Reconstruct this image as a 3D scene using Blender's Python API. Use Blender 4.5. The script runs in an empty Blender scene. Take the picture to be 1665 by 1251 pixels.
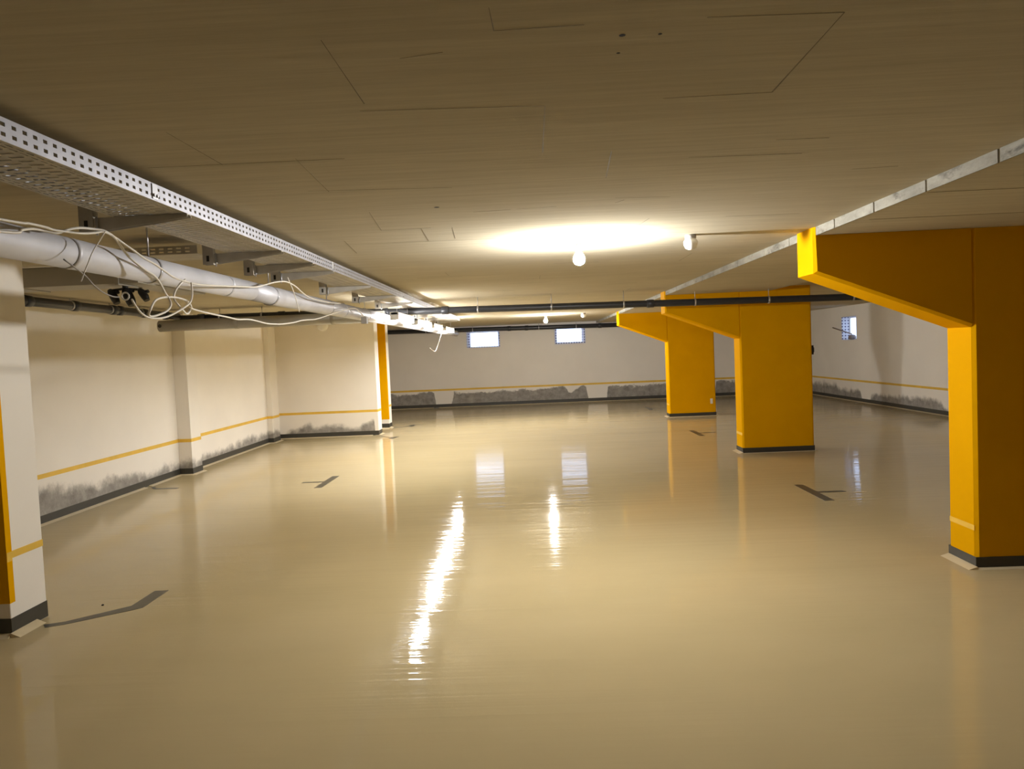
import bpy, bmesh, math, random
from mathutils import Vector, Matrix
random.seed(4)
SC = bpy.context.scene
COL = SC.collection

# ------------------------------------------------------------------ helpers
def tag(o, label=None, cat=None, group=None, kind=None):
    if label: o['label'] = label
    if cat: o['category'] = cat
    if group: o['group'] = group
    if kind: o['kind'] = kind
    return o

def empty(name, loc=(0, 0, 0), rz=0.0):
    o = bpy.data.objects.new(name, None)
    o.empty_display_size = 0.1
    o.location = loc
    o.rotation_euler = (0, 0, rz)
    COL.objects.link(o)
    return o

def link(name, me, parent=None):
    o = bpy.data.objects.new(name, me)
    COL.objects.link(o)
    if parent: o.parent = parent
    return o

class MB:
    """collects geometry and links it as one mesh object"""
    def __init__(self):
        self.bm = bmesh.new()
        self.mi = 0
    def face(self, pts):
        f = self.bm.faces.new([self.bm.verts.new(p) for p in pts])
        f.material_index = self.mi
        return f
    def box(self, x0, x1, y0, y1, z0, z1):
        v = [self.bm.verts.new(p) for p in ((x0,y0,z0),(x1,y0,z0),(x1,y1,z0),(x0,y1,z0),(x0,y0,z1),(x1,y0,z1),(x1,y1,z1),(x0,y1,z1))]
        for q in ((0,3,2,1),(4,5,6,7),(0,1,5,4),(1,2,6,5),(2,3,7,6),(3,0,4,7)):
            self.bm.faces.new([v[i] for i in q]).material_index = self.mi
        return self
    def prism(self, poly, a0, a1, axis):
        """poly of 2D points; axis 'y': (x,z) swept in y; 'x': (y,z) in x; 'z': (x,y) in z"""
        def P(p, a):
            return {'y': (p[0], a, p[1]), 'x': (a, p[0], p[1]), 'z': (p[0], p[1], a)}[axis]
        A = [self.bm.verts.new(P(p, a0)) for p in poly]
        B = [self.bm.verts.new(P(p, a1)) for p in poly]
        n = len(poly)
        self.bm.faces.new(A).material_index = self.mi
        self.bm.faces.new(B[::-1]).material_index = self.mi
        for i in range(n):
            self.bm.faces.new((A[i], B[i], B[(i+1) % n], A[(i+1) % n])).material_index = self.mi
        return self
    def lathe(self, prof, c=(0, 0, 0), n=20, axis='z'):
        """prof: list of (radius, height) along the axis"""
        rings = []
        for r, h in prof:
            ring = []
            for k in range(n):
                a = 2*math.pi*k/n
                u, v = r*math.cos(a), r*math.sin(a)
                p = {'z': (u, v, h), 'y': (u, h, v), 'x': (h, u, v)}[axis]
                ring.append(self.bm.verts.new((c[0]+p[0], c[1]+p[1], c[2]+p[2])))
            rings.append(ring)
        for a, b in zip(rings, rings[1:]):
            for k in range(n):
                f = self.bm.faces.new((a[k], a[(k+1) % n], b[(k+1) % n], b[k]))
                f.material_index = self.mi
                f.smooth = True
        self.bm.faces.new(rings[0][::-1]).material_index = self.mi
        self.bm.faces.new(rings[-1]).material_index = self.mi
        return self
    def tube(self, pts, r, n=10, spline=0, closed=False):
        P = [Vector(p) for p in pts]
        if spline: P = catmull(P, spline)
        up = Vector((0.13, 0.31, 0.94)).normalized()
        rings = []
        for i, p in enumerate(P):
            t = (P[min(i+1, len(P)-1)] - P[max(i-1, 0)]).normalized()
            s = up - t*up.dot(t)
            if s.length < 1e-4: s = Vector((1, 0, 0)) - t*t.x
            s.normalize(); up = s
            b = t.cross(s)
            rr = r[i] if isinstance(r, (list, tuple)) else r
            rings.append([self.bm.verts.new(p + s*(rr*math.cos(2*math.pi*k/n)) + b*(rr*math.sin(2*math.pi*k/n))) for k in range(n)])
        for a, b in zip(rings, rings[1:]):
            for k in range(n):
                f = self.bm.faces.new((a[k], a[(k+1) % n], b[(k+1) % n], b[k]))
                f.smooth = True; f.material_index = self.mi
        self.bm.faces.new(rings[0][::-1]).material_index = self.mi
        self.bm.faces.new(rings[-1]).material_index = self.mi
        return self
    def plate(self, us, vs, hole, put):
        """grid plate; us/vs = break points, hole(i,j) -> True leaves the cell open, put(u,v) -> point"""
        vt = {}
        def V(i, j):
            if (i, j) not in vt: vt[i, j] = self.bm.verts.new(put(us[i], vs[j]))
            return vt[i, j]
        for i in range(len(us)-1):
            for j in range(len(vs)-1):
                if not hole(i, j):
                    self.bm.faces.new((V(i,j), V(i+1,j), V(i+1,j+1), V(i,j+1))).material_index = self.mi
        return self
    def bevel(self, w, seg=1, sel=None):
        es = [e for e in self.bm.edges if (sel(e) if sel else True)]
        bmesh.ops.bevel(self.bm, geom=es, offset=w, segments=seg, affect='EDGES', profile=0.5)
        return self
    def build(self, name, mats, parent=None, bevel=None, solid=None):
        bmesh.ops.recalc_face_normals(self.bm, faces=self.bm.faces)
        me = bpy.data.meshes.new(name)
        self.bm.to_mesh(me); self.bm.free()
        for m in (mats if isinstance(mats, (list, tuple)) else [mats]): me.materials.append(m)
        o = link(name, me, parent)
        if solid:
            md = o.modifiers.new('thickness', 'SOLIDIFY'); md.thickness = solid; md.offset = 0
        if bevel:
            md = o.modifiers.new('edge', 'BEVEL'); md.width = bevel; md.segments = 2; md.limit_method = 'ANGLE'
        return o

def catmull(P, k):
    out = []
    for i in range(len(P)-1):
        p0, p1, p2, p3 = P[max(i-1, 0)], P[i], P[i+1], P[min(i+2, len(P)-1)]
        for s in range(k):
            t = s/k
            out.append(0.5*((2*p1) + (p2-p0)*t + (2*p0-5*p1+4*p2-p3)*t*t + (3*p1-p0-3*p2+p3)*t*t*t))
    out.append(P[-1])
    return out

# ------------------------------------------------------------------ materials
def new_mat(name):
    m = bpy.data.materials.new(name); m.use_nodes = True
    nt = m.node_tree
    b = nt.nodes['Principled BSDF']
    return m, nt, b
def N(nt, t, **kw):
    n = nt.nodes.new(t)
    for k, v in kw.items(): setattr(n, k, v)
    return n
def setc(sock, c): sock.default_value = (c[0], c[1], c[2], 1)
def math_(nt, op, a, b=None, clamp=False):
    n = N(nt, 'ShaderNodeMath', operation=op); n.use_clamp = clamp
    for i, v in enumerate((a, b)):
        if v is None: continue
        if isinstance(v, (int, float)): n.inputs[i].default_value = v
        else: nt.links.new(v, n.inputs[i])
    return n.outputs[0]
def noise(nt, scale, detail=4, rough=0.55, coord=None):
    tc = N(nt, 'ShaderNodeTexCoord'); mp = N(nt, 'ShaderNodeMapping')
    nt.links.new(tc.outputs['Object'], mp.inputs[0])
    if isinstance(scale, (tuple, list)): mp.inputs['Scale'].default_value = scale; s = 1.0
    else: s = scale
    n = N(nt, 'ShaderNodeTexNoise')
    n.inputs['Scale'].default_value = s; n.inputs['Detail'].default_value = detail; n.inputs['Roughness'].default_value = rough
    nt.links.new(mp.outputs[0], n.inputs['Vector'])
    return n.outputs['Fac']
def maprange(nt, v, a, b, c=0.0, d=1.0, smooth=False):
    n = N(nt, 'ShaderNodeMapRange')
    if smooth: n.interpolation_type = 'SMOOTHSTEP'
    nt.links.new(v, n.inputs['Value'])
    for k, x in zip(('From Min', 'From Max', 'To Min', 'To Max'), (a, b, c, d)): n.inputs[k].default_value = x
    return n.outputs[0]
def mixc(nt, f, a, b):
    n = N(nt, 'ShaderNodeMix', data_type='RGBA')
    if isinstance(f, (int, float)): n.inputs[0].default_value = f
    else: nt.links.new(f, n.inputs[0])
    for i, c in ((6, a), (7, b)):
        if isinstance(c, tuple): n.inputs[i].default_value = (c[0], c[1], c[2], 1)
        else: nt.links.new(c, n.inputs[i])
    return n.outputs[2]
def bump(nt, b, h, strength, dist=0.01):
    n = N(nt, 'ShaderNodeBump'); n.inputs['Strength'].default_value = strength; n.inputs['Distance'].default_value = dist
    nt.links.new(h, n.inputs['Height']); nt.links.new(n.outputs[0], b.inputs['Normal'])

def plain(name, c, rough=0.6, metal=0.0, var=0.06, nscale=9.0, bmp=0.0, spec=0.5):
    m, nt, b = new_mat(name)
    f = maprange(nt, noise(nt, nscale), 0.3, 0.7)
    lo = tuple(x*(1-var) for x in c); hi = tuple(min(1, x*(1+var)) for x in c)
    nt.links.new(mixc(nt, f, lo, hi), b.inputs['Base Color'])
    b.inputs['Roughness'].default_value = rough; b.inputs['Metallic'].default_value = metal
    b.inputs['Specular IOR Level'].default_value = spec
    if bmp: bump(nt, b, noise(nt, nscale*6, 3), bmp, 0.004)
    return m
def glow(name, c, strength):
    m, nt, b = new_mat(name)
    setc(b.inputs['Base Color'], (0.9, 0.9, 0.9))
    setc(b.inputs['Emission Color'], c); b.inputs['Emission Strength'].default_value = strength
    return m

WALL = (0.87, 0.83, 0.765)
def wall_mat(name, axis=None, u0=0, u1=1, stops=(), soft=0.13):
    """plaster; grey damp stains rise from the floor to the given heights along the wall"""
    m, nt, b = new_mat(name)
    base = mixc(nt, maprange(nt, noise(nt, 1.3, 3), 0.3, 0.7), tuple(x*0.95 for x in WALL), WALL)
    if stops:
        tc = N(nt, 'ShaderNodeTexCoord'); sp = N(nt, 'ShaderNodeSeparateXYZ')
        nt.links.new(tc.outputs['Object'], sp.inputs[0])
        u = maprange(nt, sp.outputs[axis], u0, u1)
        cr = N(nt, 'ShaderNodeValToRGB'); nt.links.new(u, cr.inputs[0])
        el = cr.color_ramp.elements
        st = sorted(((s-u0)/(u1-u0), h) for s, h in stops)
        while len(el) < len(st): el.new(0.5)
        for e, (p, h) in zip(el, st):
            e.position = p; e.color = (h, h, h, 1)
        n1 = maprange(nt, noise(nt, 3.2, 6, 0.65), 0.3, 0.7, -0.05, 0.09)
        n2 = maprange(nt, noise(nt, (16, 16, 5), 5, 0.7), 0.3, 0.7, -0.02, 0.02)
        h = math_(nt, 'ADD', cr.outputs[0], n1)
        mask = maprange(nt, math_(nt, 'SUBTRACT', h, sp.outputs[2]), -0.04, soft-0.04, smooth=True)
        mask = math_(nt, 'MULTIPLY', mask, maprange(nt, cr.outputs[0], 0.02, 0.08))
        mask = math_(nt, 'MULTIPLY', mask, maprange(nt, noise(nt, 7, 6, 0.7), 0.2, 0.75, 0.6, 1.0))
        base = mixc(nt, mask, base, (0.17, 0.158, 0.145))
    nt.links.new(base, b.inputs['Base Color'])
    b.inputs['Roughness'].default_value = 0.75
    b.inputs['Specular IOR Level'].default_value = 0.3
    bump(nt, b, noise(nt, 60, 3), 0.12, 0.004)
    return m

def floor_mat():
    m, nt, b = new_mat('epoxy_floor')
    f = maprange(nt, noise(nt, (0.5, 0.9, 1), 4), 0.3, 0.7)
    nt.links.new(mixc(nt, f, (0.50, 0.41, 0.23), (0.55, 0.45, 0.26)), b.inputs['Base Color'])
    r = maprange(nt, noise(nt, (0.35, 2.2, 1), 4, 0.6), 0.3, 0.7, 0.04, 0.085)
    nt.links.new(r, b.inputs['Roughness'])
    b.inputs['Specular IOR Level'].default_value = 0.5
    b.inputs['IOR'].default_value = 1.22
    h = math_(nt, 'ADD', math_(nt, 'MULTIPLY', noise(nt, (0.22, 2.3, 1), 2, 0.5), 0.55), math_(nt, 'MULTIPLY', noise(nt, (0.22, 13, 1), 2, 0.5), 0.34))
    h = math_(nt, 'ADD', h, math_(nt, 'MULTIPLY', noise(nt, (0.3, 42, 1), 1, 0.5), 0.12))
    bump(nt, b, h, 0.16, 0.03)
    return m

def ceiling_mat():
    m, nt, b = new_mat('formed_concrete')
    s = maprange(nt, noise(nt, (1.6, 34, 1), 6, 0.72), 0.3, 0.72)
    l = maprange(nt, noise(nt, (0.8, 2.0, 1), 4, 0.6), 0.3, 0.7)
    c = mixc(nt, s, (0.475, 0.425, 0.325), (0.61, 0.555, 0.43))
    c = mixc(nt, math_(nt, 'MULTIPLY', l, 0.35), c, (0.415, 0.365, 0.265))
    nt.links.new(c, b.inputs['Base Color'])
    nt.links.new(maprange(nt, s, 0, 1, 0.60, 0.72), b.inputs['Roughness'])
    b.inputs['Specular IOR Level'].default_value = 0.0
    bump(nt, b, noise(nt, (2, 30, 1), 4, 0.6), 0.15, 0.006)
    return m

def edge_mat():
    m, nt, b = new_mat('raw_concrete')
    c = mixc(nt, maprange(nt, noise(nt, (3, 3, 9), 6, 0.7), 0.3, 0.7), (0.20, 0.19, 0.155), (0.40, 0.38, 0.32))
    c = mixc(nt, maprange(nt, noise(nt, (9, 3.3, 9), 5, 0.7), 0.56, 0.70), c, (0.10, 0.09, 0.07))
    nt.links.new(c, b.inputs['Base Color']); b.inputs['Roughness'].default_value = 0.8
    bump(nt, b, noise(nt, 30, 4), 0.4, 0.006)
    return m

def dimple_mat():
    m, nt, b = new_mat('dimpled_sheet')
    tc = N(nt, 'ShaderNodeTexCoord'); sp = N(nt, 'ShaderNodeSeparateXYZ')
    nt.links.new(tc.outputs['Object'], sp.inputs[0])
    acc = None
    for k, ax in enumerate((0, 1, 2)):
        w = math_(nt, 'SUBTRACT', math_(nt, 'FRACT', math_(nt, 'MULTIPLY', sp.outputs[ax], 1/0.07)), 0.5)
        if ax == 2: z = w
        else: acc = w if acc is None else math_(nt, 'ADD', acc, w)
    g = N(nt, 'ShaderNodeNewGeometry'); gs = N(nt, 'ShaderNodeSeparateXYZ'); nt.links.new(g.outputs['Normal'], gs.inputs[0])
    # in-plane coordinates: u along the sheet, v up
    u = math_(nt, 'FRACT', math_(nt, 'MULTIPLY', math_(nt, 'ADD', sp.outputs[0], sp.outputs[1]), 1/0.075))
    v = math_(nt, 'FRACT', math_(nt, 'MULTIPLY', sp.outputs[2], 1/0.075))
    du = math_(nt, 'SUBTRACT', u, 0.5); dv = math_(nt, 'SUBTRACT', v, 0.5)
    d = math_(nt, 'SQRT', math_(nt, 'ADD', math_(nt, 'MULTIPLY', du, du), math_(nt, 'MULTIPLY', dv, dv)))
    dot = maprange(nt, d, 0.22, 0.30, 1, 0)
    nt.links.new(mixc(nt, dot, (0.84, 0.84, 0.88), (0.16, 0.15, 0.24)), b.inputs['Base Color'])
    b.inputs['Roughness'].default_value = 0.6
    tl = N(nt, 'ShaderNodeBsdfTranslucent'); nt.links.new(b.inputs['Base Color'].links[0].from_socket, tl.inputs[0])
    mx = N(nt, 'ShaderNodeMixShader'); mx.inputs[0].default_value = 0.35      # thin plastic sheet: daylight glows through it
    nt.links.new(b.outputs[0], mx.inputs[1]); nt.links.new(tl.outputs[0], mx.inputs[2])
    nt.links.new(mx.outputs[0], nt.nodes['Material Output'].inputs[0])
    return m

M = dict(
    floor=floor_mat(), ceil=ceiling_mat(), edge=edge_mat(), dimple=dimple_mat(),
    plaster=wall_mat('plaster'),
    plaster_left=wall_mat('plaster_left', 1, -8, 22.2, [(4, .10), (7.2, .28), (7.6, .34), (8.1, .28), (8.6, .25), (9.2, .22), (9.95, .15), (10.3, .17), (10.65, .18), (11.2, .20), (11.5, .16), (12.0, .16), (12.4, .15), (13.2, .22), (13.8, .20), (14.5, .22), (15.1, .15), (22, .2)]),
    plaster_mid=wall_mat('plaster_middle', 0, -5.3, -3.0, [(-5.2, .03), (-5.0, .07), (-4.88, .16), (-4.55, .26), (-4.06, .22), (-3.69, .16), (-3.5, .17), (-3.31, .24), (-3.2, .29), (-3.19, .02), (-3.1, .0)]),
    plaster_back=wall_mat('plaster_back', 0, -5.3, 8.2, [(-5.2, .38), (-4.1, .37), (-3.3, .40), (-2.88, .43), (-2.83, 0.0), (-2.36, 0.0), (-2.32, .36), (-1.9, .37), (-1.18, .35), (-.3, .37), (.6, .40), (.96, .41), (1.0, .30), (1.11, .24), (1.25, .38), (1.54, .40), (1.58, .24), (1.62, 0.0), (2.14, 0.0), (2.17, .40), (3.1, .37), (3.8, .38), (4.9, .36), (4.95, 0), (5.25, 0), (5.3, .41), (7.5, .40)], 0.05),
    plaster_right=wall_mat('plaster_right', 1, -8, 22.2, [(8, .15), (13.9, .1), (14.5, .12), (14.6, .22), (14.9, .29), (15.3, .27), (16.07, .27), (16.6, .22), (17.2, .25), (17.66, .19), (17.68, .0), (18.06, 0), (18.1, .2), (18.2, .25), (18.85, .27), (19.5, .26), (19.6, .34), (20.4, .34), (21.1, .33), (22, .33)]),
    yellow=plain('yellow_paint', (0.77, 0.385, 0.001), 0.65, spec=0.01, var=0.03, nscale=2.5, bmp=0.08),
    pale_yellow=plain('pale_yellow_paint', (0.88, 0.55, 0.07), 0.5, var=0.05),
    stripe=plain('stripe_paint', (0.78, 0.50, 0.065), 0.5, var=0.08, nscale=5),
    dark=plain('dark_grey_paint', (0.046, 0.044, 0.036), 0.45, var=0.1),
    mark=plain('floor_mark_paint', (0.080, 0.074, 0.054), 0.35, var=0.12),
    cove=plain('cove_epoxy', (0.66, 0.56, 0.37), 0.3, var=0.05),
    joint=plain('joint_line', (0.20, 0.165, 0.11), 0.8, var=0.25, nscale=14),
    hole=plain('dark_hole', (0.03, 0.026, 0.02), 0.9),
    zinc=plain('galvanised_steel', (0.43, 0.43, 0.47), 0.45, 0.6, var=0.12, nscale=12),
    zincpan=plain('galvanised_pan', (0.52, 0.49, 0.43), 0.55, 0.3, var=0.12, nscale=12),
    duct=plain('silver_duct_sheet', (0.58, 0.58, 0.62), 0.5, 0.25, var=0.10, nscale=4, bmp=0.05),
    greyduct=plain('grey_duct_sheet', (0.36, 0.345, 0.31), 0.5, 0.2, var=0.08, nscale=4),
    pipe=plain('dark_grey_plastic', (0.030, 0.032, 0.038), 0.35, var=0.1),
    black=plain('black_plastic', (0.013, 0.013, 0.014), 0.4),
    steel=plain('steel_hanger', (0.50, 0.50, 0.52), 0.4, 0.8),
    cable=plain('white_cable_sheath', (0.78, 0.74, 0.66), 0.45, var=0.03),
    whitep=plain('white_plastic', (0.85, 0.84, 0.80), 0.35, var=0.02),
    grey=plain('grey_plastic', (0.33, 0.31, 0.29), 0.5),
    wood=plain('weathered_wood', (0.22, 0.16, 0.12), 0.8, var=0.2),
    sack=plain('grey_sack', (0.26, 0.22, 0.20), 0.9, var=0.2, nscale=20, bmp=0.4),
    bulb=glow('lit_bulb', (1.0, 0.985, 0.955), 2600),
    bulb_far=glow('lit_bulb_far', (1.0, 0.985, 0.955), 3000),
    tubelit=glow('lit_glare_diffuser', (1.0, 0.985, 0.955), 124),
)
m, nt, b = new_mat('window_glass')
for n in list(nt.nodes):
    if n.type == 'BSDF_PRINCIPLED': nt.nodes.remove(n)
tr = N(nt, 'ShaderNodeBsdfTransparent'); gl = N(nt, 'ShaderNodeBsdfGlossy'); gl.inputs['Roughness'].default_value = 0.03
mx = N(nt, 'ShaderNodeMixShader')
mx.inputs[0].default_value = 0.06; nt.links.new(tr.outputs[0], mx.inputs[1]); nt.links.new(gl.outputs[0], mx.inputs[2])
nt.links.new(mx.outputs[0], nt.nodes['Material Output'].inputs[0])
tr.inputs[0].default_value = (0.93, 0.96, 1, 1)
M['glass'] = m

# ------------------------------------------------------------------ dimensions
ZH, ZL = 2.324, 2.269                # slab undersides: bay and band
XL, XR = -5.12, 7.79                 # side walls
YB, YF = 21.955, -7.0                # far wall and the wall behind the viewer
XS0, XS1 = 1.917, 3.43               # the lower band between them

# ------------------------------------------------------------------ floor, ceiling
fl = MB().box(XL-.3, XR+.4, YF-.3, YB+.3, -.25, 0).build('floor', M['floor'])
tag(fl, 'glossy beige epoxy floor of the empty garage, mirroring the lamps', 'floor', kind='structure')
def mark(polys):
    b = MB()
    for P in polys: b.prism(P, 0.0002, 0.0016, 'z')
    return b.build('parking_mark', M['mark'], fl)
def teemark(x, y, d):                # bar along the bay edge and a stem towards the pillars (d=+1) or the left wall (d=-1)
    mark([[(x, y-.43), (x+.095, y-.43), (x+.095, y+.43), (x, y+.43)] if d > 0 else [(x, y-.43), (x, y+.43), (x-.095, y+.43), (x-.095, y-.43)],
          [(x+.095*d, y-.035), (x+.37*d, y-.035), (x+.37*d, y+.03), (x+.095*d, y+.03)]])
teemark(2.795, 7.81, 1); teemark(2.795, 13.30, 1); teemark(2.80, 18.75, 1)
teemark(-2.65, 9.63, -1)
mark([[(-3.13, 4.60), (-3.085, 4.545), (-2.99, 4.59), (-2.67, 4.83), (-2.635, 4.87), (-2.635, 5.225), (-2.735, 5.222), (-2.735, 4.91), (-3.02, 4.645)]])
mark([[(-3.10, 14.90), (-2.80, 14.50), (-2.79, 14.29), (-2.70, 14.30), (-2.64, 14.62), (-2.72, 14.65), (-2.80, 14.56), (-3.10, 14.97)]])
mark([[(-3.05, 16.47), (-2.78, 16.66), (-2.75, 16.53), (-2.66, 16.60), (-2.68, 17.0), (-2.77, 16.98), (-2.79, 16.75), (-3.05, 16.53)]])
mark([[(-5.04, 9.70), (-4.93, 9.56), (-4.62, 9.535), (-4.62, 9.60), (-4.92, 9.625), (-5.02, 9.76)]])
mark([[(-2.89, 21.55), (-2.75, 21.55), (-2.75, 21.89), (-2.89, 21.89)]])
mark([[(7.55, 17.85), (7.70, 17.98), (7.70, 18.05), (7.55, 17.95)]])
mark([[(7.55, 16.15), (7.70, 16.28), (7.70, 16.38), (7.55, 16.28)]])

cb = MB().prism([(XL-.3, ZH), (XS0, ZH), (XS0, ZL), (XS1-.06, ZL), (XS1, ZH), (XR+.4, ZH), (XR+.4, 2.75), (XL-.3, 2.75)], YF-.3, YB+.3, 'y')
ce = cb.build('ceiling', M['ceil'])
tag(ce, 'board-marked concrete ceiling of the garage with thin formwork joints', 'ceiling', kind='structure')
eb = MB()
js = [YF-.2, -5.5, -4.1, -2.4, -1.1, .35, 1.2, 2.1, 3.13, 3.69, 4.24, 4.78]
js += [5.6, 6.2, 6.98, 7.9, 8.8, 9.9, 10.9, 12, 13.1, 14, 15.2, 16.3, 17.6, 18.8, 20.1, 21.2, YB]
for a, b_ in zip(js, js[1:]): eb.box(XS0-.006, XS0+.001, a+.008, b_-.008, ZL-.001, ZH-.0005)
eb.build('slab_edge', M['edge'], ce)
LN = [(-.476,2.261,.07,2.3),(.072,2.3,.073,2.84),(-.449,1.749,-.449,2.2),(-.059,1.632,-.054,1.75),(-.054,1.75,.15,1.744),(.425,1.74,.733,1.753),(.734,1.753,.74,2.284),(.422,2.289,.74,2.284),
 (.927,2.826,1.121,2.833),(.355,3.325,.331,2.871),(-1.109,2.368,-1.103,2.787),(-1.378,2.778,-.652,2.787),(-.823,2.753,-.854,3.325),(-.939,3.292,-.317,3.359),(-.787,3.834,-.84,4.414),(-.84,4.414,-.549,4.4),
 (-.607,4.416,-.631,4.909),(-.428,4.424,-.454,4.857),(-1.176,4.898,-.619,4.913),(-.619,4.913,.017,4.954),(.444,3.775,.722,3.812),(-.044,3.943,.162,3.928),(.65,3.025,1.099,3.05),(1.433,3.381,1.624,3.365),
 (-1.138,4.743,-1.196,5.331),(1.169,4.492,1.602,4.507),(-1.405,3.808,-1.256,3.831),(-.269,3.972,-.075,3.95),(.688,4.637,.715,4.429),(-.03,4.912,-.033,5.478),(.459,3.904,.497,3.834),(-.291,1.881,-.183,1.857)]
jb = MB()
for x0, y0, x1, y1 in LN:
    d = Vector((x1-x0, y1-y0, 0)); n = Vector((-d.y, d.x, 0)).normalized()*random.uniform(.0012, .0026)
    a, c = Vector((x0, y0, 0)), Vector((x1, y1, 0))
    jb.prism([tuple((a+n*.5)[:2]), tuple((c+n)[:2]), tuple((c-n)[:2]), tuple((a-n*.5)[:2])], ZH-.0005, ZH-.0001, 'z')
for k in range(46):                   # the joints go on over the far bays, a sheet at a time
    x, y = random.uniform(-1.2, 1.6), 5.9 + k*.34 + random.uniform(-.1, .1)
    if random.random() < .7: jb.box(x, min(x+random.uniform(.15, .7), 1.85), y, y+.0028, ZH-.0005, ZH-.0001)
    else: jb.box(x, x+.0028, y, y+random.uniform(.3, .6), ZH-.0005, ZH-.0001)
jb.box(1.93, 2.40, 3.72, 3.725, ZL-.0012, ZL-.0001); jb.box(2.0, 2.9, 4.5, 4.504, ZL-.0012, ZL-.0001)
jb.build('formwork_joint', M['joint'], ce)
for x, y, r in ((.244, 1.813, .008), (.247, 1.92, .005), (.333, 1.817, .005), (-.439, 3.791, .014), (-1.391, 10.983, .03)):
    MB().lathe([(r, ZH-.0006), (r*.9, ZH-.0002)], (x, y, 0), 10).build('anchor_hole', M['hole'], ce)

# ------------------------------------------------------------------ walls
def run_strip(name, mat, segs, parent, kind=None):
    b = MB()
    for s in segs: b.box(*s)
    o = b.build(name, mat, parent)
    return o
SZ0, SZ1 = .472, .520                # painted stripe
BZ0, BZ1 = .006, .094                # painted skirting band
T = .003
def cove_y(b, x, y0, y1, d, w=.055, h=.013):   # fillet along Y, d = side it slopes to
    b.prism([(x, 0.0), (x+d*w, 0.0), (x+d*T, h), (x, h)], y0, y1, 'y')
def cove_x(b, y, x0, x1, d, w=.055, h=.013):
    b.prism([(y, 0.0), (y+d*w, 0.0), (y+d*T, h), (y, h)], x0, x1, 'x')

wl = MB().box(XL-.25, XL, YF, YB, 0, ZH).build('wall_left', M['plaster_left'])
tag(wl, 'white plastered wall on the left with a yellow stripe and damp stains', 'wall', kind='structure')
pil = [(10.70, 11.02, .19), (14.39, 14.78, .10)]
for y0, y1, d in pil:
    MB().box(XL, XL+d, y0, y1, 0, ZH).build('pilaster', M['plaster_left'], wl, bevel=.006)
segs, bsegs = [], []
ys = [YF] + [v for p in pil for v in p[:2]] + [15.06]
for a, b_ in ((YF, 10.70), (11.02, 14.39), (14.78, 15.06), (15.4, YB)):
    segs.append((XL, XL+T, a, b_, SZ0, SZ1)); bsegs.append((XL, XL+T, a, b_, BZ0, BZ1))
for y0, y1, d in pil:
    for S, z0, z1 in ((segs, SZ0, SZ1), (bsegs, BZ0, BZ1)):
        S.append((XL+d, XL+d+T, y0-T, y1+T, z0, z1))
        S.append((XL, XL+d, y0-T, y0, z0, z1)); S.append((XL, XL+d, y1, y1+T, z0, z1))
run_strip('wall_stripe', M['stripe'], segs, wl)
bl = run_strip('baseboard_left', M['dark'], bsegs, None)
tag(bl, 'dark grey painted skirting band along the left wall', 'baseboard', kind='structure')
cv = MB()
for a, b_ in ((YF, 9.68), (9.80, 10.66), (11.05, 14.36), (14.8, 15.06), (15.4, YB)): cove_y(cv, XL, a, b_, 1)
for y0, y1, d in pil: cove_y(cv, XL+d, y0-.03, y1+.03, 1); cove_x(cv, y0, XL, XL+d+.03, -1); cove_x(cv, y1, XL, XL+d+.03, 1)
cv.build('cove', M['cove'], bl)

# wall between the bays: ends in a white face beside the far column
JX = -3.12
wm = MB().box(XL, JX, 15.06, 15.40, 0, ZH).build('wall_middle', M['plaster_mid'], bevel=.004)
tag(wm, 'white plastered cross wall closing the left bay, stained along its foot', 'wall', kind='structure')
run_strip('wall_stripe', M['stripe'], [(XL, JX+T, 15.06-T, 15.06, SZ0, SZ1), (JX, JX+T, 15.06, 15.40, SZ0, SZ1)], wm)
bmn = run_strip('baseboard_middle', M['dark'], [(XL, JX+T, 15.06-T, 15.06, BZ0, BZ1), (JX, JX+T, 15.06, 15.40, BZ0, BZ1)], None)
tag(bmn, 'dark grey painted skirting band along the cross wall of the left bay', 'baseboard', kind='structure')
cv = MB(); cove_x(cv, 15.06, XL, JX-.12, -1); cove_y(cv, JX, 15.08, 15.42, 1); cv.build('cove', M['cove'], bmn)

# far wall with two cellar windows
WB = [(-1.86, -.885, 1.69, 2.17), (.69, 1.59, 1.685, 2.165)]
def wall_plane(name, us, vs, holes, put, t, mat):
    """slab with openings: both skins plus the reveals"""
    b = MB()
    b.plate(us, vs, lambda i, j: (i, j) in holes, lambda u, v: put(u, v, 0))
    b.plate(us, vs, lambda i, j: (i, j) in holes, lambda u, v: put(u, v, t))
    for i, j in holes:
        u0, u1, v0, v1 = us[i], us[i+1], vs[j], vs[j+1]
        for (a, c), (d, e) in (((u0, v0), (u1, v0)), ((u1, v0), (u1, v1)), ((u1, v1), (u0, v1)), ((u0, v1), (u0, v0))):
            b.face([put(a, c, 0), put(d, e, 0), put(d, e, t), put(a, c, t)])
    u0, u1, v0, v1 = us[0], us[-1], vs[0], vs[-1]
    for (a, c), (d, e) in (((u0, v0), (u1, v0)), ((u1, v0), (u1, v1)), ((u1, v1), (u0, v1)), ((u0, v1), (u0, v0))):
        b.face([put(a, c, 0), put(d, e, 0), put(d, e, t), put(a, c, t)])
    bmesh.ops.remove_doubles(b.bm, verts=b.bm.verts, dist=1e-5)
    return b.build(name, mat)
wb = wall_plane('wall_back', [XL-.25, WB[0][0], WB[0][1], WB[1][0], WB[1][1], XR+.24], [0, WB[0][2], WB[0][3], ZH], {(1, 1), (3, 1)},
                lambda u, v, t: (u, YB+t, v), .26, M['plaster_back'])
tag(wb, 'white plastered far wall with two small windows and broad damp patches', 'wall', kind='structure')
run_strip('wall_stripe', M['stripe'], [(XL, XR, YB-T, YB, .487, .540)], wb)
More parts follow.
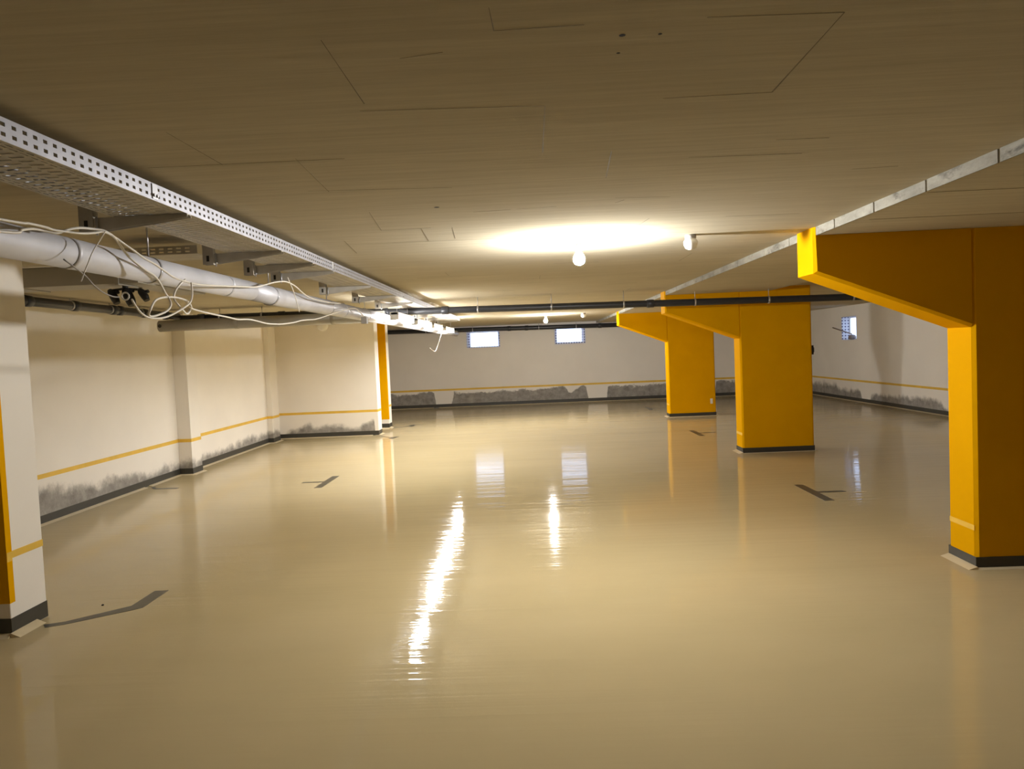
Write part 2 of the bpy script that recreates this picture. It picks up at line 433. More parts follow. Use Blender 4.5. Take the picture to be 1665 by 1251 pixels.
bb = run_strip('baseboard_back', M['dark'], [(XL, XR, YB-T, YB, BZ0, .10)], None)
tag(bb, 'dark grey painted skirting band along the far wall', 'baseboard', kind='structure')
cv = MB(); cove_x(cv, YB, XL, -2.9, -1); cove_x(cv, YB, -2.74, XR, -1); cv.build('cove', M['cove'], bb)

WR = (18.33, 19.19, 1.48, 2.06)
wr = wall_plane('wall_right', [YF, WR[0], WR[1], YB], [0, WR[2], WR[3], ZH], {(1, 1)}, lambda u, v, t: (XR+t, u, v), .24, M['plaster_right'])
tag(wr, 'white plastered wall on the right behind the yellow pillars', 'wall', kind='structure')
run_strip('wall_stripe', M['stripe'], [(XR-T, XR, YF, YB, .478, .524)], wr)
br = run_strip('baseboard_right', M['dark'], [(XR-T, XR, YF, YB, BZ0, .09)], None)
tag(br, 'dark grey painted skirting band along the right wall', 'baseboard', kind='structure')
cv = MB(); cove_y(cv, XR, YF, YB, -1); cv.build('cove', M['cove'], br)
wf = MB().box(XL-.25, XR+.24, YF-.25, YF, 0, ZH).build('wall_front', M['plaster'])
tag(wf, 'white plastered wall behind the viewer', 'wall', kind='structure')

# windows: dimpled lining in the reveal, frame, pane
def window(name, put, w0, w1, z0, z1, depth, label, rim=None):
    r = empty(name, put(w0, 0, z0))
    tag(r, label, 'window', kind='structure')
    inv = Matrix.Translation(-Vector(r.location))
    def part(nm, mat, boxes):
        b = MB()
        for (a, c, d0, d1, e, f) in boxes:
            p, q = Vector(put(a, d0, e)), Vector(put(c, d1, f))
            lo = [min(p[i], q[i]) for i in range(3)]; hi = [max(p[i], q[i]) for i in range(3)]
            b.box(lo[0], hi[0], lo[1], hi[1], lo[2], hi[2])
        bmesh.ops.transform(b.bm, matrix=inv, verts=b.bm.verts)
        return b.build(nm, mat, r)
    e = .012
    part('reveal_lining', M['dimple'], [(w0, w0+e, .002, depth-.04, z0, z1), (w1-e, w1, .002, depth-.04, z0, z1), (w0+e, w1-e, .002, depth-.04, z0, z0+e), (w0+e, w1-e, .002, depth-.04, z1-e, z1)])
    if rim:
        l, r_, bt = rim
        part('dimpled_rim', M['dimple'], [(w0+e, w0+e+l, depth-.052, depth-.046, z0+e, z1-e), (w1-e-r_, w1-e, depth-.052, depth-.046, z0+e, z1-e), (w0+e+l, w1-e-r_, depth-.052, depth-.046, z0+e, z0+e+bt)])
    g = .035
    part('window_frame', M['whitep'], [(w0, w0+g, depth-.04, depth, z0, z1), (w1-g, w1, depth-.04, depth, z0, z1), (w0+g, w1-g, depth-.04, depth, z0, z0+g), (w0+g, w1-g, depth-.04, depth, z1-g, z1)])
    part('window_pane', M['glass'], [(w0+g, w1-g, depth-.023, depth-.019, z0+g, z1-g)])
window('window_1', lambda u, d, v: (u, YB+d, v), *WB[0], .26, rim=(.095, .055, .02), label='left of the two small bright windows in the far wall')
window('window_2', lambda u, d, v: (u, YB+d, v), *(WB[1][0], WB[1][1], WB[0][2], WB[0][3]), .26, rim=(.07, .085, .05), label='right of the two small bright windows in the far wall')
window('window_3', lambda u, d, v: (XR+d, u, v), *WR, .24, 'small window with a dotted reveal in the right wall, a stick poking out')

b = MB(); b.tube([(7.36, 18.66, 1.80), (7.86, 18.75, 1.626)], .017, 6)
tag(b.build('wooden_stick', M['wood']), 'thin brown wooden stick poking out of the small right window', 'stick')
b = MB().lathe([(.03, WR[2]+.0125), (.085, WR[2]+.03), (.098, WR[2]+.07), (.075, WR[2]+.115), (.03, WR[2]+.135)], (7.88, 18.78, 0), 12)
for v in b.bm.verts: v.co += Vector((random.uniform(-.008, .008), random.uniform(-.012, .012), random.uniform(-.004, .0)))
tag(b.build('cloth_bundle', M['sack']), 'small grey-brown bundle lying on the sill of the right window', 'bundle')

# ------------------------------------------------------------------ yellow pillars with corbel arms
PX, PW, PT, PTIP = 2.9216, .9984, .328, 1.895
ARM_Z0, ARM_Z1 = 1.619, 2.019
def make_pillar():
    r = empty('concrete_pillar')
    b = MB().prism([(PX, 0), (PX+PW, 0), (PX+PW, ZH-.001), (XS1-.002, ZH-.001), (XS1-.062, ZL-.001), (PX, ZL-.001)], 0, PT, 'y')
    b.bevel(.022, 1, lambda e: abs(e.verts[0].co.x-e.verts[1].co.x) < 1e-4 and abs(e.verts[0].co.y-e.verts[1].co.y) < 1e-4 and (e.verts[0].co.x > PX+.01 or True) and min(e.verts[0].co.z, e.verts[1].co.z) < .01)
    b.build('shaft', M['yellow'], r)
    X1 = PX-.0005
    b = MB().prism([(PTIP, ARM_Z1), (X1, ARM_Z0), (X1, ZL-.001), (XS0-.008, ZL-.001), (XS0-.008, ZH-.001), (PTIP, ZH-.001)], 0, PT, 'y')
    def ed(e):
        p, q = e.verts[0].co, e.verts[1].co
        if abs(p.y-q.y) > 1e-4: return abs(p.z-ARM_Z1) < 1e-3 and False
        s = {(round(p.x, 3), round(p.z, 3)), (round(q.x, 3), round(q.z, 3))}
        A, B_, C_ = (round(PTIP, 3), round(ARM_Z1, 3)), (round(X1, 3), round(ARM_Z0, 3)), (round(PTIP, 3), round(ZH-.001, 3))
        return s == {A, B_} or s == {A, C_}
    b.bevel(.020, 1, ed)
    b.build('corbel', M['yellow'], r)
    z0, z1, t = BZ0, .078, .0025
    x0, x1 = PX, PX+PW
    def ring(b, za, zb, o):
        b.box(x0-o, x1+o, -o, .001, za, zb); b.box(x0-o, x1+o, PT-.001, PT+o, za, zb)
        b.box(x0-o, x0+.001, .001, PT-.001, za, zb); b.box(x1-.001, x1+o, .001, PT-.001, za, zb)
    b = MB(); ring(b, z0, z1, t); b.build('base_band', M['dark'], r)
    b = MB(); b.box(x0-.001, x0+.001, .016, PT-.016, .255, .290); b.build('stripe', M['pale_yellow'], r)
    b = MB(); w, h = .06, .018
    cove_y(b, x0-t, -t-.02, PT+t, -1, w, h); cove_y(b, x1+t, -t-.02, PT+t, 1, w, h)
    cove_x(b, -t, x0-t, x1+t, -1, .03, .008); cove_x(b, PT+t, x0-t, x1+t, 1, .03, .008)
    b.build('cove', M['cove'], r)
    return r
def copy_tree(o, parent=None):
    c = o.copy(); COL.objects.link(c)
    if parent: c.parent = parent
    for ch in [k for k in bpy.data.objects if k.parent == o]: copy_tree(ch, c)
    return c
proto = make_pillar()
LBL = ['nearest yellow concrete pillar with a corbel arm, cut by the right edge of the photo',
       'middle yellow concrete pillar with a corbel arm, the dark drain pipe passing before its head',
       'farthest yellow concrete pillar with a corbel arm, standing before the far wall']
pillars = []
for i, y in enumerate((5.085, 10.67, 16.31)):
    o = proto if i == 0 else copy_tree(proto)
    o.location = (0, y, 0)
    tag(o, LBL[i], 'pillar', 'yellow pillars with corbel arms', 'thing'); pillars.append(o)
o = MB().box(3.80, 3.85, -.006, -.0005, .26, .37).build('filler_patch', M['whitep'], pillars[2]); o['label'] = 'white patch'
b = MB().box(PX+PW, PX+PW+.055, 10.76, 10.86, 1.35, 1.48); b.box(PX+PW+.055, PX+PW+.07, 10.78, 10.84, 1.38, 1.45)
tag(b.build('socket_box', M['black'], bevel=.006), 'small black socket box on the right edge of the middle yellow pillar', 'socket')

# ------------------------------------------------------------------ white columns with yellow fronts on the left
def make_column(name, y, x1, label):
    r = empty(name, (x1, y, 0))
    w, t = 1.0, .335
    MB().box(-w, 0, 0, t, 0, ZH-.001).build('shaft', M['plaster_mid' if False else 'plaster'], r, bevel=.005)
    b = MB(); b.box(-w, .0025, -.0025, 0, .20, ZH-.002); b.box(0, .0025, 0, .045, .20, ZH-.002)
    b.build('painted_front', M['yellow'], r)
    b = MB(); b.box(0, .003, .045, t, SZ0-.005, SZ1-.01); b.box(.0025, .0035, .0, .045, SZ0-.02, SZ1-.012); b.build('stripe', M['stripe'], r)
    b = MB(); b.box(-w, .003, -.003, 0, BZ0, BZ1+.015); b.box(0, .003, 0, t+.002, BZ0, BZ1+.015); b.build('base_band', M['dark'], r)
    b = MB(); cove_y(b, .003, -.02, t-.11, 1, .06, .025); cove_x(b, -.003, -w, .0, -1, .04, .02); b.build('cove', M['cove'], r)
    tag(r, label, 'column', 'white columns with yellow fronts', 'thing')
    return r
make_column('concrete_column', 4.415, -3.20, 'nearest white column with a yellow front edge, at the left border of the photo')
make_column('concrete_column', 16.35, -3.15, 'far narrow column with an ochre front and white side beside the cross wall')

# ------------------------------------------------------------------ cable tray and brackets
TX0, TX1, TZ0, TZ1, TY0, TY1 = -1.71, -1.40, 2.222, 2.286, 0.17, 15.2
P_ = .045
def breaks(y0, y1, pitch, hole, off=0.0):
    us, fl_ = [y0], []
    y = y0 + off
    while y + pitch < y1:
        us += [y+(pitch-hole)/2, y+(pitch+hole)/2]; y += pitch
    us.append(y1)
    return us
tray = empty('cable_tray', (0, 0, 0))
tag(tray, 'long perforated galvanised cable tray hung under the ceiling on the left', 'cable tray')
us = breaks(TY0, TY1, P_, .019)
vs = [TZ0, TZ0+.013, TZ0+.024, TZ0+.040, TZ0+.051, TZ1]
for x in (TX1, TX0):
    b = MB().plate(us, vs, lambda i, j: i % 2 == 1 and j in (1, 3), lambda u, v: (x, u, v))
    s = -1 if x == TX1 else 1
    b.plate([TY0, TY1], [0, .010], lambda i, j: False, lambda u, v: (x+s*v, u, TZ1))
    b.build('side_flange', M['zinc'], tray, solid=.0014)
b = MB()
xs = [TX0+.0]
# longitudinal slot rows along both edges
e = [0, .014, .020, .032, .038, .048]
usl = breaks(TY0, TY1, P_, .030)
b.plate(usl, [TX1-v for v in e], lambda i, j: i % 2 == 1 and j in (1, 3), lambda u, v: (v, u, TZ0))
b.plate(usl, [TX0+v for v in e], lambda i, j: i % 2 == 1 and j in (1, 3), lambda u, v: (v, u, TZ0))
xa, xb = TX0+.048, TX1-.048
n = 4; cw = (xb-xa)/n
for k in range(n):
    ut = breaks(TY0, TY1, P_, .017, P_/2 if k % 2 else 0.0)
    b.plate(ut, [xa+k*cw, xa+k*cw+.006, xa+(k+1)*cw-.006, xa+(k+1)*cw], lambda i, j: i % 2 == 1 and j == 1, lambda u, v: (v, u, TZ0))
b.build('tray_floor', M['zincpan'], tray, solid=.0014)
for y in (2.86, 5.46, 8.45, 11.5, 14.2):
    b = MB().box(TX1+.001, TX1+.004, y-.02, y+.02, TZ0+.004, TZ1-.004)
    for q in (-.012, .012): b.lathe([(.006, TX1+.004), (.006, TX1+.010)], (0, y+q, TZ0+.018), 8, 'x')
    o = b.build('splice_plate', M['steel'], tray)
o = MB().box(TX1+.0008, TX1+.003, 5.43, 5.47, TZ0+.015, TZ1-.002).build('tag_plate', M['whitep'], tray); o['label'] = 'small white tag'

def bracket_meshes():
    arm = MB()
    L0, L1 = -.385, .005                 # left root and right tip, seen from the tip
    zt = -.002
    for y0, y1 in ((-.018, -.0155), (.0155, .018)):
        arm.prism([(L0, zt), (L1, zt), (L1, zt-.014), (L0+.02, zt-.056), (L0, zt-.056)], y0, y1, 'y')
    arm.box(L0, L1, -.0155, .0155, zt-.003, zt)
    post = MB()
    post.box(-.45, -.390, -.020, -.0175, -.062, ZH-TZ0); post.box(-.45, -.390, .0175, .020, -.062, ZH-TZ0)
    post.box(-.392, -.389, -.0175, .0175, -.062, ZH-TZ0)
    post.box(-.46, -.38, -.045, .045, ZH-TZ0-.006, ZH-TZ0)
    slot = MB()
    slot.box(-.428, -.412, -.0208, -.0202, -.045, -.012)
    bolt = MB().lathe([(.005, -.075), (.005, .0)], (-.372, -.024, 0), 8)
    bolt.lathe([(.009, -.060), (.009, -.052)], (-.372, -.024, 0), 6)
    return [('arm', arm, 'zincpan'), ('post', post, 'zincpan'), ('slot', slot, 'hole'), ('bolt', bolt, 'steel')]
BL = ['nearest steel bracket carrying the tray, beside the bunch of white cables', 'second steel bracket from the left under the tray', 'third steel bracket from the left under the tray, left of the white cable tie',
      'fourth steel bracket from the left under the tray, above the crest of the white cable', 'fifth steel bracket from the left under the tray', 'sixth steel bracket from the left under the tray', 'seventh steel bracket from the left, just before the dark drain pipe', 'first steel bracket beyond the dark drain pipe', 'second steel bracket beyond the dark drain pipe', 'third steel bracket beyond the dark drain pipe', 'last steel bracket at the far end of the tray']
br0 = None
for i, y in enumerate((3.137, 4.32, 4.94, 5.45, 6.70, 7.93, 9.09, 10.85, 12.0, 13.3, 14.75)):
    if br0 is None:
        r = br0 = empty('tray_bracket')
        for nm, mb, mt in bracket_meshes(): mb.build(nm, M[mt], r)
    else:
        r = copy_tree(br0)
    r.location = (TX1, y, TZ0-.001)
    tag(r, BL[i], 'bracket', 'steel brackets under the cable tray', 'thing')
# short side tray running off to the left
st = empty('branch_tray')
tag(st, 'short dark slotted side tray behind the silver pipe, left of the second bracket', 'cable tray')
us = breaks(-2.35, -1.87, .05, .025)
b = MB().plate(us, [2.224, 2.233, 2.239, 2.252, 2.258, 2.27], lambda i, j: i % 2 == 1 and j in (1, 3), lambda u, v: (u, 4.28, v)); b.build('side_flange', M['zincpan'], st, solid=.0014)
b = MB().box(-2.35, -1.87, 4.281, 4.55, 2.222, 2.2235); b.build('tray_floor', M['zincpan'], st)

# ------------------------------------------------------------------ pipes and ducts
def seamed_pipe(parent, r, c0, c1, axis, mat, joints, jw=.05, jr=1.05, n=28):
    pass
DX, DZ, DR = -1.85, 2.065, .0625
d = empty('ventilation_pipe', (DX, 0, DZ))
tag(d, 'long silver-grey ventilation pipe running below the cable tray', 'pipe')
MB().lathe([(DR*.5, -2), (DR, -2), (DR, 5.0), (DR*.5, 5.0)], (0, 0, 0), 36, 'y').build('body', M['duct'], d)
D2, R2 = -.006, .068                  # past the eccentric reducer the pipe is slightly wider
b = MB(); b.lathe([(DR, 4.999), (R2, 5.6), (R2, 18.9), (R2*.5, 18.9)], (0, 0, 0), 36, 'y')
for v in b.bm.verts: v.co.z += D2*min(1, max(0, (v.co.y-4.999)/.601))
b.build('wide_body', M['duct'], d)
for y in (3.02, 4.6, 7.45, 10.8, 13.9, 17.1):
    MB().lathe([((DR if y < 5 else R2)+.0012, y-.022), ((DR if y < 5 else R2)+.0012, y+.022)], (0, 0, 0 if y < 5 else D2), 36, 'y').build('coupling', M['duct'], d)
for y in (1.6, 3.68, 5.38, 6.91, 8.5, 11.7, 14.6, 17.6):
    R_, z_ = (DR, 0) if y < 5 else (R2, D2)
    b = MB().tube([(0, y, R_+z_), (0, y, ZH-DZ)], .004, 6); b.build('hanger_rod', M['steel'], d)
    MB().lathe([(R_+.001, y-.01), (R_+.003, y-.01), (R_+.003, y+.01), (R_+.001, y+.01)], (0, 0, z_), 32, 'y').build('hanger_ring', M['steel'], d)

g = empty('ventilation_duct', (0, 10.0, 2.112))
tag(g, 'grey round ventilation duct crossing the left bay below the dark pipes', 'duct')
b = MB().lathe([(.03, -4.94), (.075, -4.935), (.075, -1.92)], (0, 0, 0), 28, 'x'); b.build('body', M['greyduct'], g)
MB().lathe([(.024, -.0765), (.024, -.068)], (-4.90, 0, .0), 16, 'y').build('end_opening', M['hole'], g)
for x in (-3.9, -2.6):
    MB().lathe([(.0755, x-.03), (.078, x-.028), (.078, x+.028), (.0755, x+.03)], (0, 0, 0), 28, 'x').build('coupling', M['greyduct'], g)

def drain(name, pts, r, clamps, sockets, label, parts_axis, group=None, rodtop=ZH):
    o = empty(name, pts[0]); inv = Vector(pts[0])
    tag(o, label, 'drain pipe', 'dark grey plastic drain pipes')
    P = [Vector(p)-inv for p in pts]
    MB().tube(P, r, 20).build('pipe', M['pipe'], o)
    def at(s):
        i = 0 if parts_axis == 'x' else 1
        for a, c in zip(pts, pts[1:]):
            if min(a[i], c[i]) <= s <= max(a[i], c[i]):
                t = (s-a[i])/(c[i]-a[i]); return Vector([a[k]+(c[k]-a[k])*t for k in range(3)])-inv
    ax = Vector((1, 0, 0)) if parts_axis == 'x' else Vector((0, 1, 0))
    for s in clamps:
        p = at(s); b = MB().tube([p-ax*.011, p+ax*.011], r+.005, 18); k = b.build('clamp', M['steel'], o)
        q = p.copy(); q.z = rodtop-inv.z
        MB().tube([p+Vector((0, 0, r)), q], .0045, 6).build('hanger_rod', M['steel'], k)
    for s in sockets:
        p = at(s); MB().tube([p-ax*.05, p-ax*.046, p+ax*.04, p+ax*.05], [r+.002, r+.009, r+.009, r+.002], 20).build('socket_collar', M['pipe'], o)
    return o
drain('drain_pipe', [(-4.80, 10.2, 2.214), (-2.2, 10.2, 2.190), (-1.75, 10.2, 2.174), (-1.25, 10.2, 2.168), (4.75, 10.2, 2.100), (7.78, 10.2, 2.06)], .0455,
      (-4.2, -3.62, -2.5, -.69, .30, 1.265, 2.215, 3.19, 4.30, 5.6, 6.9), (-4.45, -3.35, -2.25, -1.95, -1.13, 1.62), 'dark grey drain pipe crossing the whole garage just under the ceiling', 'x')
drain('drain_pipe', [(-4.75, 5.2, 2.268), (-4.75, 10.14, 2.238)], .046, (6.3, 7.75, 8.48, 9.15), (7.08, 7.83, 8.56, 8.70, 9.25, 9.8), 'dark grey drain pipe along the left wall of the near bay', 'y')
drain('drain_pipe', [(-5.05, 21.78, 2.262), (-1.8, 21.78, 2.223), (.67, 21.78, 2.196), (6.5, 21.78, 2.14)], .062,
      (-3.0, -1.65, .25, 1.32, 3.2), (-2.6, -.6, -.1, 2.0), 'dark drain pipe along the far wall over the two windows', 'x')

# flat sheet-metal duct elbow in the near left bay
q = empty('rectangular_duct', (0, 0, 0))
tag(q, 'flat grey sheet duct under the ceiling of the near left bay, behind the silver pipe', 'duct')
MB().box(-4.6, -2.75, 5.30, 5.62, 2.185, ZH-.004).build('body', M['greyduct'], q, bevel=.004)
MB().box(-3.28, -3.05, 5.62, 7.1, 2.245, ZH-.004).build('branch', M['greyduct'], q, bevel=.004)
for x in (-4.3, -3.6, -2.9): MB().box(x-.012, x+.012, 5.294, 5.626, 2.178, ZH-.004).build('flange', M['greyduct'], q)
b = MB().box(-3.62, -2.75, 4.98, 5.01, 2.283, 2.30)
tag(b.build('cable_conduit', M['whitep']), 'short white conduit strip above the silver pipe at the left', 'conduit')

# ------------------------------------------------------------------ loose cables
def cable(name, pts, r, label, parent=None, mat='cable'):
    o = MB().tube([Vector(p) for p in pts], r, 8, spline=5).build(name, M[mat], parent)
    if label: tag(o, label, 'cable', 'loose white cables')
    return o
X = -1.74; KC = 1.74/1.80
def kz(y, z): return (y*KC, 1.6+(z-1.6)*KC)
def xp(L): return [(X + 0.012*math.sin(i*1.3), *kz(y, z)) for i, (y, z) in enumerate(L)]
# black three-headed fitting with a small white ring
v = empty('black_fitting', (-2.93, 5.46, 2.185))
tag(v, 'cluster of three black fittings hanging under the flat grey duct', 'fitting')
MB().lathe([(.02, -.02), (.02, 0)], (0, 0, 0), 12).tube([(-.11, 0, -.03), (.0, 0, -.022), (.11, 0, -.035)], .009, 10).build('bar', M['black'], v)
for x, L, r_, z in ((-.095, .10, .028, -.028), (.015, .125, .034, -.022), (.125, .085, .026, -.030)):
    b = MB().tube([(x-.022, .0, z), (x-.005, -.005, z-.022), (x+.028, -.02, z-L*.7), (x+.042, -.025, z-L)], [r_*.62, r_, r_*1.05, r_*.8], 14)
    b.tube([(x-.02, .0, z-.03), (x+.05, -.012, z-.018)], .012, 10)
    b.build('head', M['black'], v)
b = MB()
b.tube([(X+.016*math.cos(a), 3.350*KC, 1.6+.312*KC+.016*math.sin(a)) for a in [2*math.pi*k/16 for k in range(17)]], .0035, 6)
tag(b.build('cable_ring', M['whitep']), 'small white ring holding the thin cable below the silver pipe', 'ring')

A = [(2.2,2.05),(2.603,2.081),(2.671,2.1),(2.753,2.118),(2.821,2.123),(2.874,2.12),(2.924,2.138),(2.977,2.153),(3.064,2.171),(3.142,2.179),(3.201,2.180),(3.259,2.165),(3.319,2.147),(3.388,2.117),(3.429,2.091),(3.509,2.051),(3.605,2.025),(3.686,1.995),(3.749,1.957),(3.771,1.93),(3.756,1.896),(3.707,1.864),(3.637,1.84),(3.589,1.833),(3.554,1.843),(3.548,1.866),(3.588,1.9),(3.667,1.923),(3.767,1.937),(3.86,1.939),(3.934,1.926),(3.987,1.904),(4.007,1.885),(3.993,1.869),(3.936,1.861),(3.883,1.873),(3.85,1.901),(3.838,1.93),(3.848,1.97),(3.881,2.012),(3.927,2.038)]
cable('loose_cable', xp(A), .0052, 'white cable dropping from the first bracket into the double loop')
B = [(2.2,2.10),(2.607,2.117),(2.673,2.123),(2.743,2.127),(2.805,2.13),(2.851,2.128),(2.924,2.132),(2.974,2.134),(3.027,2.141),(3.097,2.154),(3.185,2.172),(3.274,2.163),(3.342,2.142),(3.405,2.119),(3.472,2.096),(3.575,2.081),(3.685,2.061),(3.801,2.039),(3.894,2.03),(4.015,2.023),(4.182,2.029),(4.447,2.046),(4.66,2.062),(4.93,2.081),(5.112,2.109),(5.309,2.145),(5.476,2.165),(5.607,2.165),(5.784,2.15),(5.972,2.12),(6.175,2.096),(6.454,2.09),(6.825,2.092),(7.1,2.104)]
cb_ = cable('loose_cable', [(X+.02+0.01*math.sin(i), *kz(y, z)) for i, (y, z) in enumerate(B)], .0048, 'white cable arching along the silver pipe up to the fourth bracket')
C_ = [(3.346,1.897),(3.369,1.873),(3.415,1.841),(3.48,1.822),(3.578,1.821),(3.674,1.835),(3.767,1.86),(3.853,1.887),(3.921,1.915),(3.947,1.942),(3.958,1.978),(3.953,2.025)]
cable('loose_cable', [(X+.03, *kz(y, z)) for y, z in C_], .0045, 'white cable sagging from the small white ring below the loops')
D = [(3.86,1.937),(3.939,1.926),(4.002,1.895),(4.1,1.884),(4.287,1.874),(4.491,1.866),(4.64,1.859),(4.829,1.866),(4.982,1.86),(5.144,1.851),(5.319,1.852),(5.464,1.857),(5.735,1.877),(5.983,1.904),(6.335,1.926),(6.64,1.963),(6.975,2.008),(7.345,2.054),(7.797,2.096),(8.02,2.069),(8.20,2.03)]
cable('loose_cable', [(X, *kz(y, z)) for y, z in D], .0048, 'long white cable sagging from the loops to the grey junction box')
E_ = [(8.27,2.0),(8.566,2.016),(8.801,2.003),(9.012,1.993),(9.10,2.0),(9.12,2.03)]
cable('loose_cable', [(-1.74, 7.99, 1.99), (-1.73, 8.30, 1.998), (-1.72, 8.60, 1.985), (-1.69, 8.80, 1.98), (-1.65, 8.90, 2.0), (-1.62, 8.93, 2.03)], .0055, 'short white cable bowing from the junction box to the first tube lamp')
T4 = [(2.95,2.03),(3.08,1.983),(3.143,1.946),(3.213,1.919),(3.289,1.907),(3.336,1.909)]
cable('loose_cable', [(X-.02, *kz(y, z)) for y, z in T4], .003, 'thin cable running from behind the silver pipe to the white ring', mat='grey')
T1 = [(3.177,2.173),(3.137,2.134),(3.073,2.073),(3.026,2.011),(3.002,1.978),(2.978,1.944)]
cable('cable_tie', [(X+.025, *kz(y, z)) for y, z in T1], .0024, 'long pale cable tie tail hanging at the first bracket')
T2 = [(2.992,1.945),(2.996,1.899),(3.005,1.864),(3.012,1.841)]
T3 = [(5.545,2.201),(5.603,2.157),(5.662,2.112),(5.738,2.023),(5.785,1.959)]
cable('cable_tie', [(X+.035, *kz(y, z)) for y, z in T3], .003, 'long pale cable tie tail hanging at the fourth bracket')
T5 = [(-1.90, 16.45, 2.088), (-1.90, 16.09, 1.976), (-1.90, 15.711, 1.841), (-1.9, 15.24, 1.688), (-1.9, 14.92, 1.63), (-1.9, 14.56, 1.655), (-1.9, 14.22, 1.70)]
cable('loose_cable', [(x*.93, y*.93, 1.6+(z-1.6)*.93) for x, y, z in T5], .004, 'white cable end dangling from the far end of the lamp row')
b = MB().box(-.03, .03, -.035, .035, -.035, .035)
for y in (-.022, 0, .022): b.lathe([(.007, .035), (.007, .045)], (0, y, 0), 8)
o = b.build('junction_box', M['grey'], bevel=.008); o.location = (-1.74, 7.96, 1.975)
tag(o, 'small grey junction box hanging on the cable before the tube lamps', 'junction box')

# ------------------------------------------------------------------ lamps
def tube_lamp(x, y0, y1, z, label):
    r = empty('tube_lamp', (x, y0, z)); L = y1-y0
    tag(r, label, 'lamp', 'lit tube lamps along the silver pipe')
    MB().box(-.045, .045, 0, L, .015, .05).build('housing', M['whitep'], r, bevel=.006)
    b = MB(); n = 14
    poly = [(.05*math.cos(math.pi+math.pi*k/n), .012+.055*math.sin(math.pi+math.pi*k/n)) for k in range(n+1)]
    b.prism(poly, .015, L-.015, 'y'); b.build('glare_diffuser', M['tubelit'], r)  # diffuser shape made broad to stand in for the lamp's glare
    for y in (0, L-.014): MB().box(-.052, .052, y, y+.014, -.045, .05).build('end_cap', M['whitep'], r)
    for y in (.2, L-.2): MB().tube([(0, y, .05), (0, y, (TZ0-.002 if y0+y < TY1 else ZH)-z)], .003, 6).build('suspension', M['steel'], r)
tube_lamp(-1.60, 8.95, 10.13, 2.055, 'nearest lit tube lamp at the end of the cable tray')
tube_lamp(-1.66, 10.9, 12.4, 2.06, 'second lit tube lamp beside the silver pipe')
tube_lamp(-1.68, 12.9, 14.1, 2.065, 'third lit tube lamp beside the silver pipe')
tube_lamp(-1.70, 14.9, 16.4, 2.07, 'farthest lit tube lamp above the dangling white cable end')

def bulb_lamp(x, y, label, lit='bulb'):
    r = empty('bulb_lamp', (x, y, ZH)); tag(r, label, 'lamp', 'bare bulb lamps on the ceiling')
    MB().lathe([(.052, 0), (.052, -.008), (.04, -.02), (.02, -.024)], (0, 0, 0), 20).build('ceiling_rose', M['whitep'], r)
    MB().lathe([(.016, -.024), (.021, -.03), (.021, -.07), (.017, -.078)], (0, 0, 0), 16).build('lamp_holder', M['whitep'], r)
    MB().lathe([(.014, -.0785), (.020, -.090), (.033, -.108), (.040, -.128), (.039, -.148), (.028, -.166), (.010, -.174)], (0, 0, 0), 20).build('bulb', M[lit], r)
bulb_lamp(.35, 5.15, 'lit bare bulb blazing on the ceiling in the foreground')
bulb_lamp(.345, 16.38, 'lit bare bulb on the ceiling in the far half of the garage', 'bulb_far')
def globe_lamp(x, y, label, r_=.048):
    r = empty('globe_lamp', (x, y, ZH)); tag(r, label, 'lamp', 'unlit white globe lamps')
    MB().lathe([(r_*.8, 0), (r_*.8, -.022), (r_*.7, -.026)], (0, 0, 0), 20).build('base', M['grey'], r)
    MB().lathe([(r_*.72, -.0262), (r_*1.0, -.045), (r_*.98, -.065), (r_*.75, -.088), (r_*.35, -.100), (.004, -.102)], (0, 0, 0), 22).build('globe', M['whitep'], r)
globe_lamp(1.11, 5.19, 'unlit white globe lamp on the ceiling right of the near bulb')
globe_lamp(1.165, 16.42, 'unlit white globe lamp on the ceiling right of the far bulb', .06)
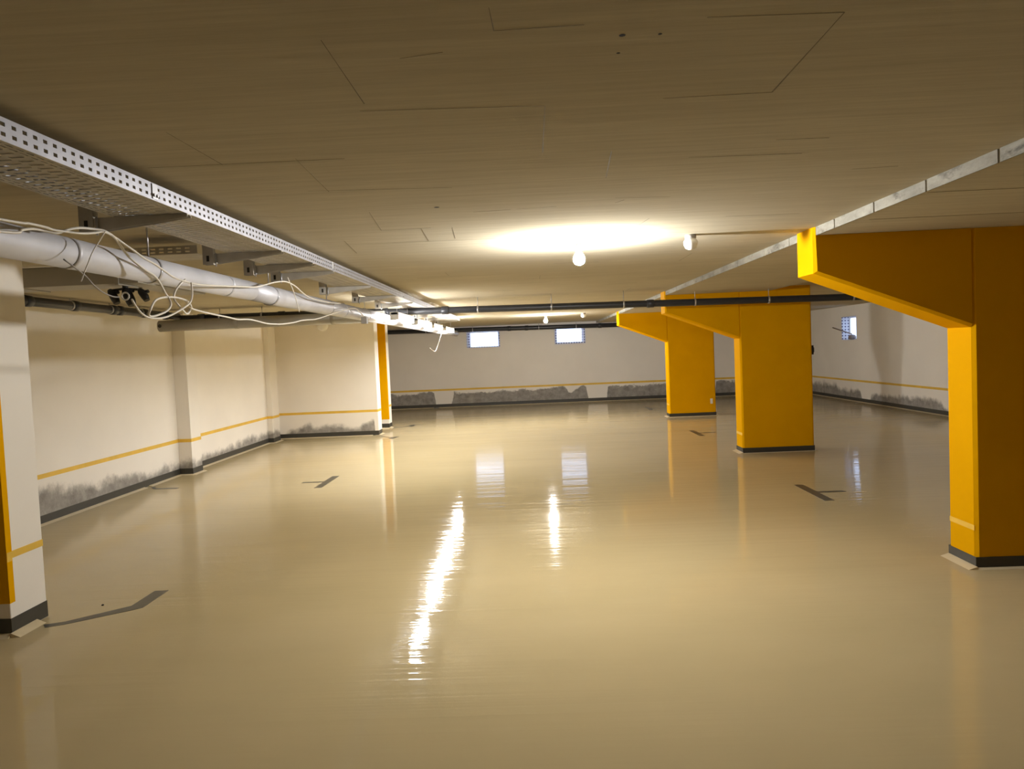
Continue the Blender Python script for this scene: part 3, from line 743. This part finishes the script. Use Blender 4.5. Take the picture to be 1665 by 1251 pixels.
r = empty('dome_lamp', (-4.14, 15.057, 2.245)); tag(r, 'unlit white round lamp high on the cross wall, half hidden by the grey duct', 'lamp')
MB().lathe([(.115, 0), (.115, -.02), (.105, -.026)], (0, 0, 0), 24, 'y').build('base', M['whitep'], r)
MB().lathe([(.100, -.0265), (.094, -.045), (.070, -.066), (.030, -.078), (.004, -.080)], (0, 0, 0), 24, 'y').build('dome', M['whitep'], r)
b = MB().lathe([(.008, .0), (.009, .004), (.004, .008)], (-2.948, 4.942, 0), 7)
tag(b.build('debris_crumb', M['hole']), 'tiny dark crumb lying on the floor beside the near grey mark', 'crumb')

# ------------------------------------------------------------------ daylight outside the windows
w = bpy.data.worlds.new('overcast_sky'); SC.world = w; w.use_nodes = True
bg = w.node_tree.nodes['Background']; setc(bg.inputs[0], (0.62, 0.74, 1.0)); bg.inputs[1].default_value = 3.6

# ------------------------------------------------------------------ camera
yaw, pitch, roll = CAM = (0.02701, -0.04602, -0.04287)
fw = Vector((-math.sin(yaw)*math.cos(pitch), math.cos(yaw)*math.cos(pitch), math.sin(pitch)))
r0 = Vector((math.cos(yaw), math.sin(yaw), 0)); u0 = r0.cross(fw)
rt = r0*math.cos(roll)+u0*math.sin(roll); up = -r0*math.sin(roll)+u0*math.cos(roll)
cam = bpy.data.cameras.new('camera'); co = bpy.data.objects.new('camera', cam); COL.objects.link(co)
co.matrix_world = Matrix(((rt.x, up.x, -fw.x, 0), (rt.y, up.y, -fw.y, 0), (rt.z, up.z, -fw.z, 1.6), (0, 0, 0, 1)))
cam.sensor_fit = 'HORIZONTAL'; cam.sensor_width = 36; cam.lens = 1230/1665*36
cam.clip_start = .05; cam.clip_end = 200
SC.camera = co

SC.view_settings.view_transform = 'Standard'; SC.view_settings.look = 'None'
SC.view_settings.gamma = 1; SC.view_settings.use_curve_mapping = False
SC.view_settings.exposure = 0.0
SC.cycles.max_bounces = 16; SC.cycles.diffuse_bounces = 10; SC.cycles.glossy_bounces = 6
SC.cycles.use_denoising = True
SC.cycles.sample_clamp_indirect = 8
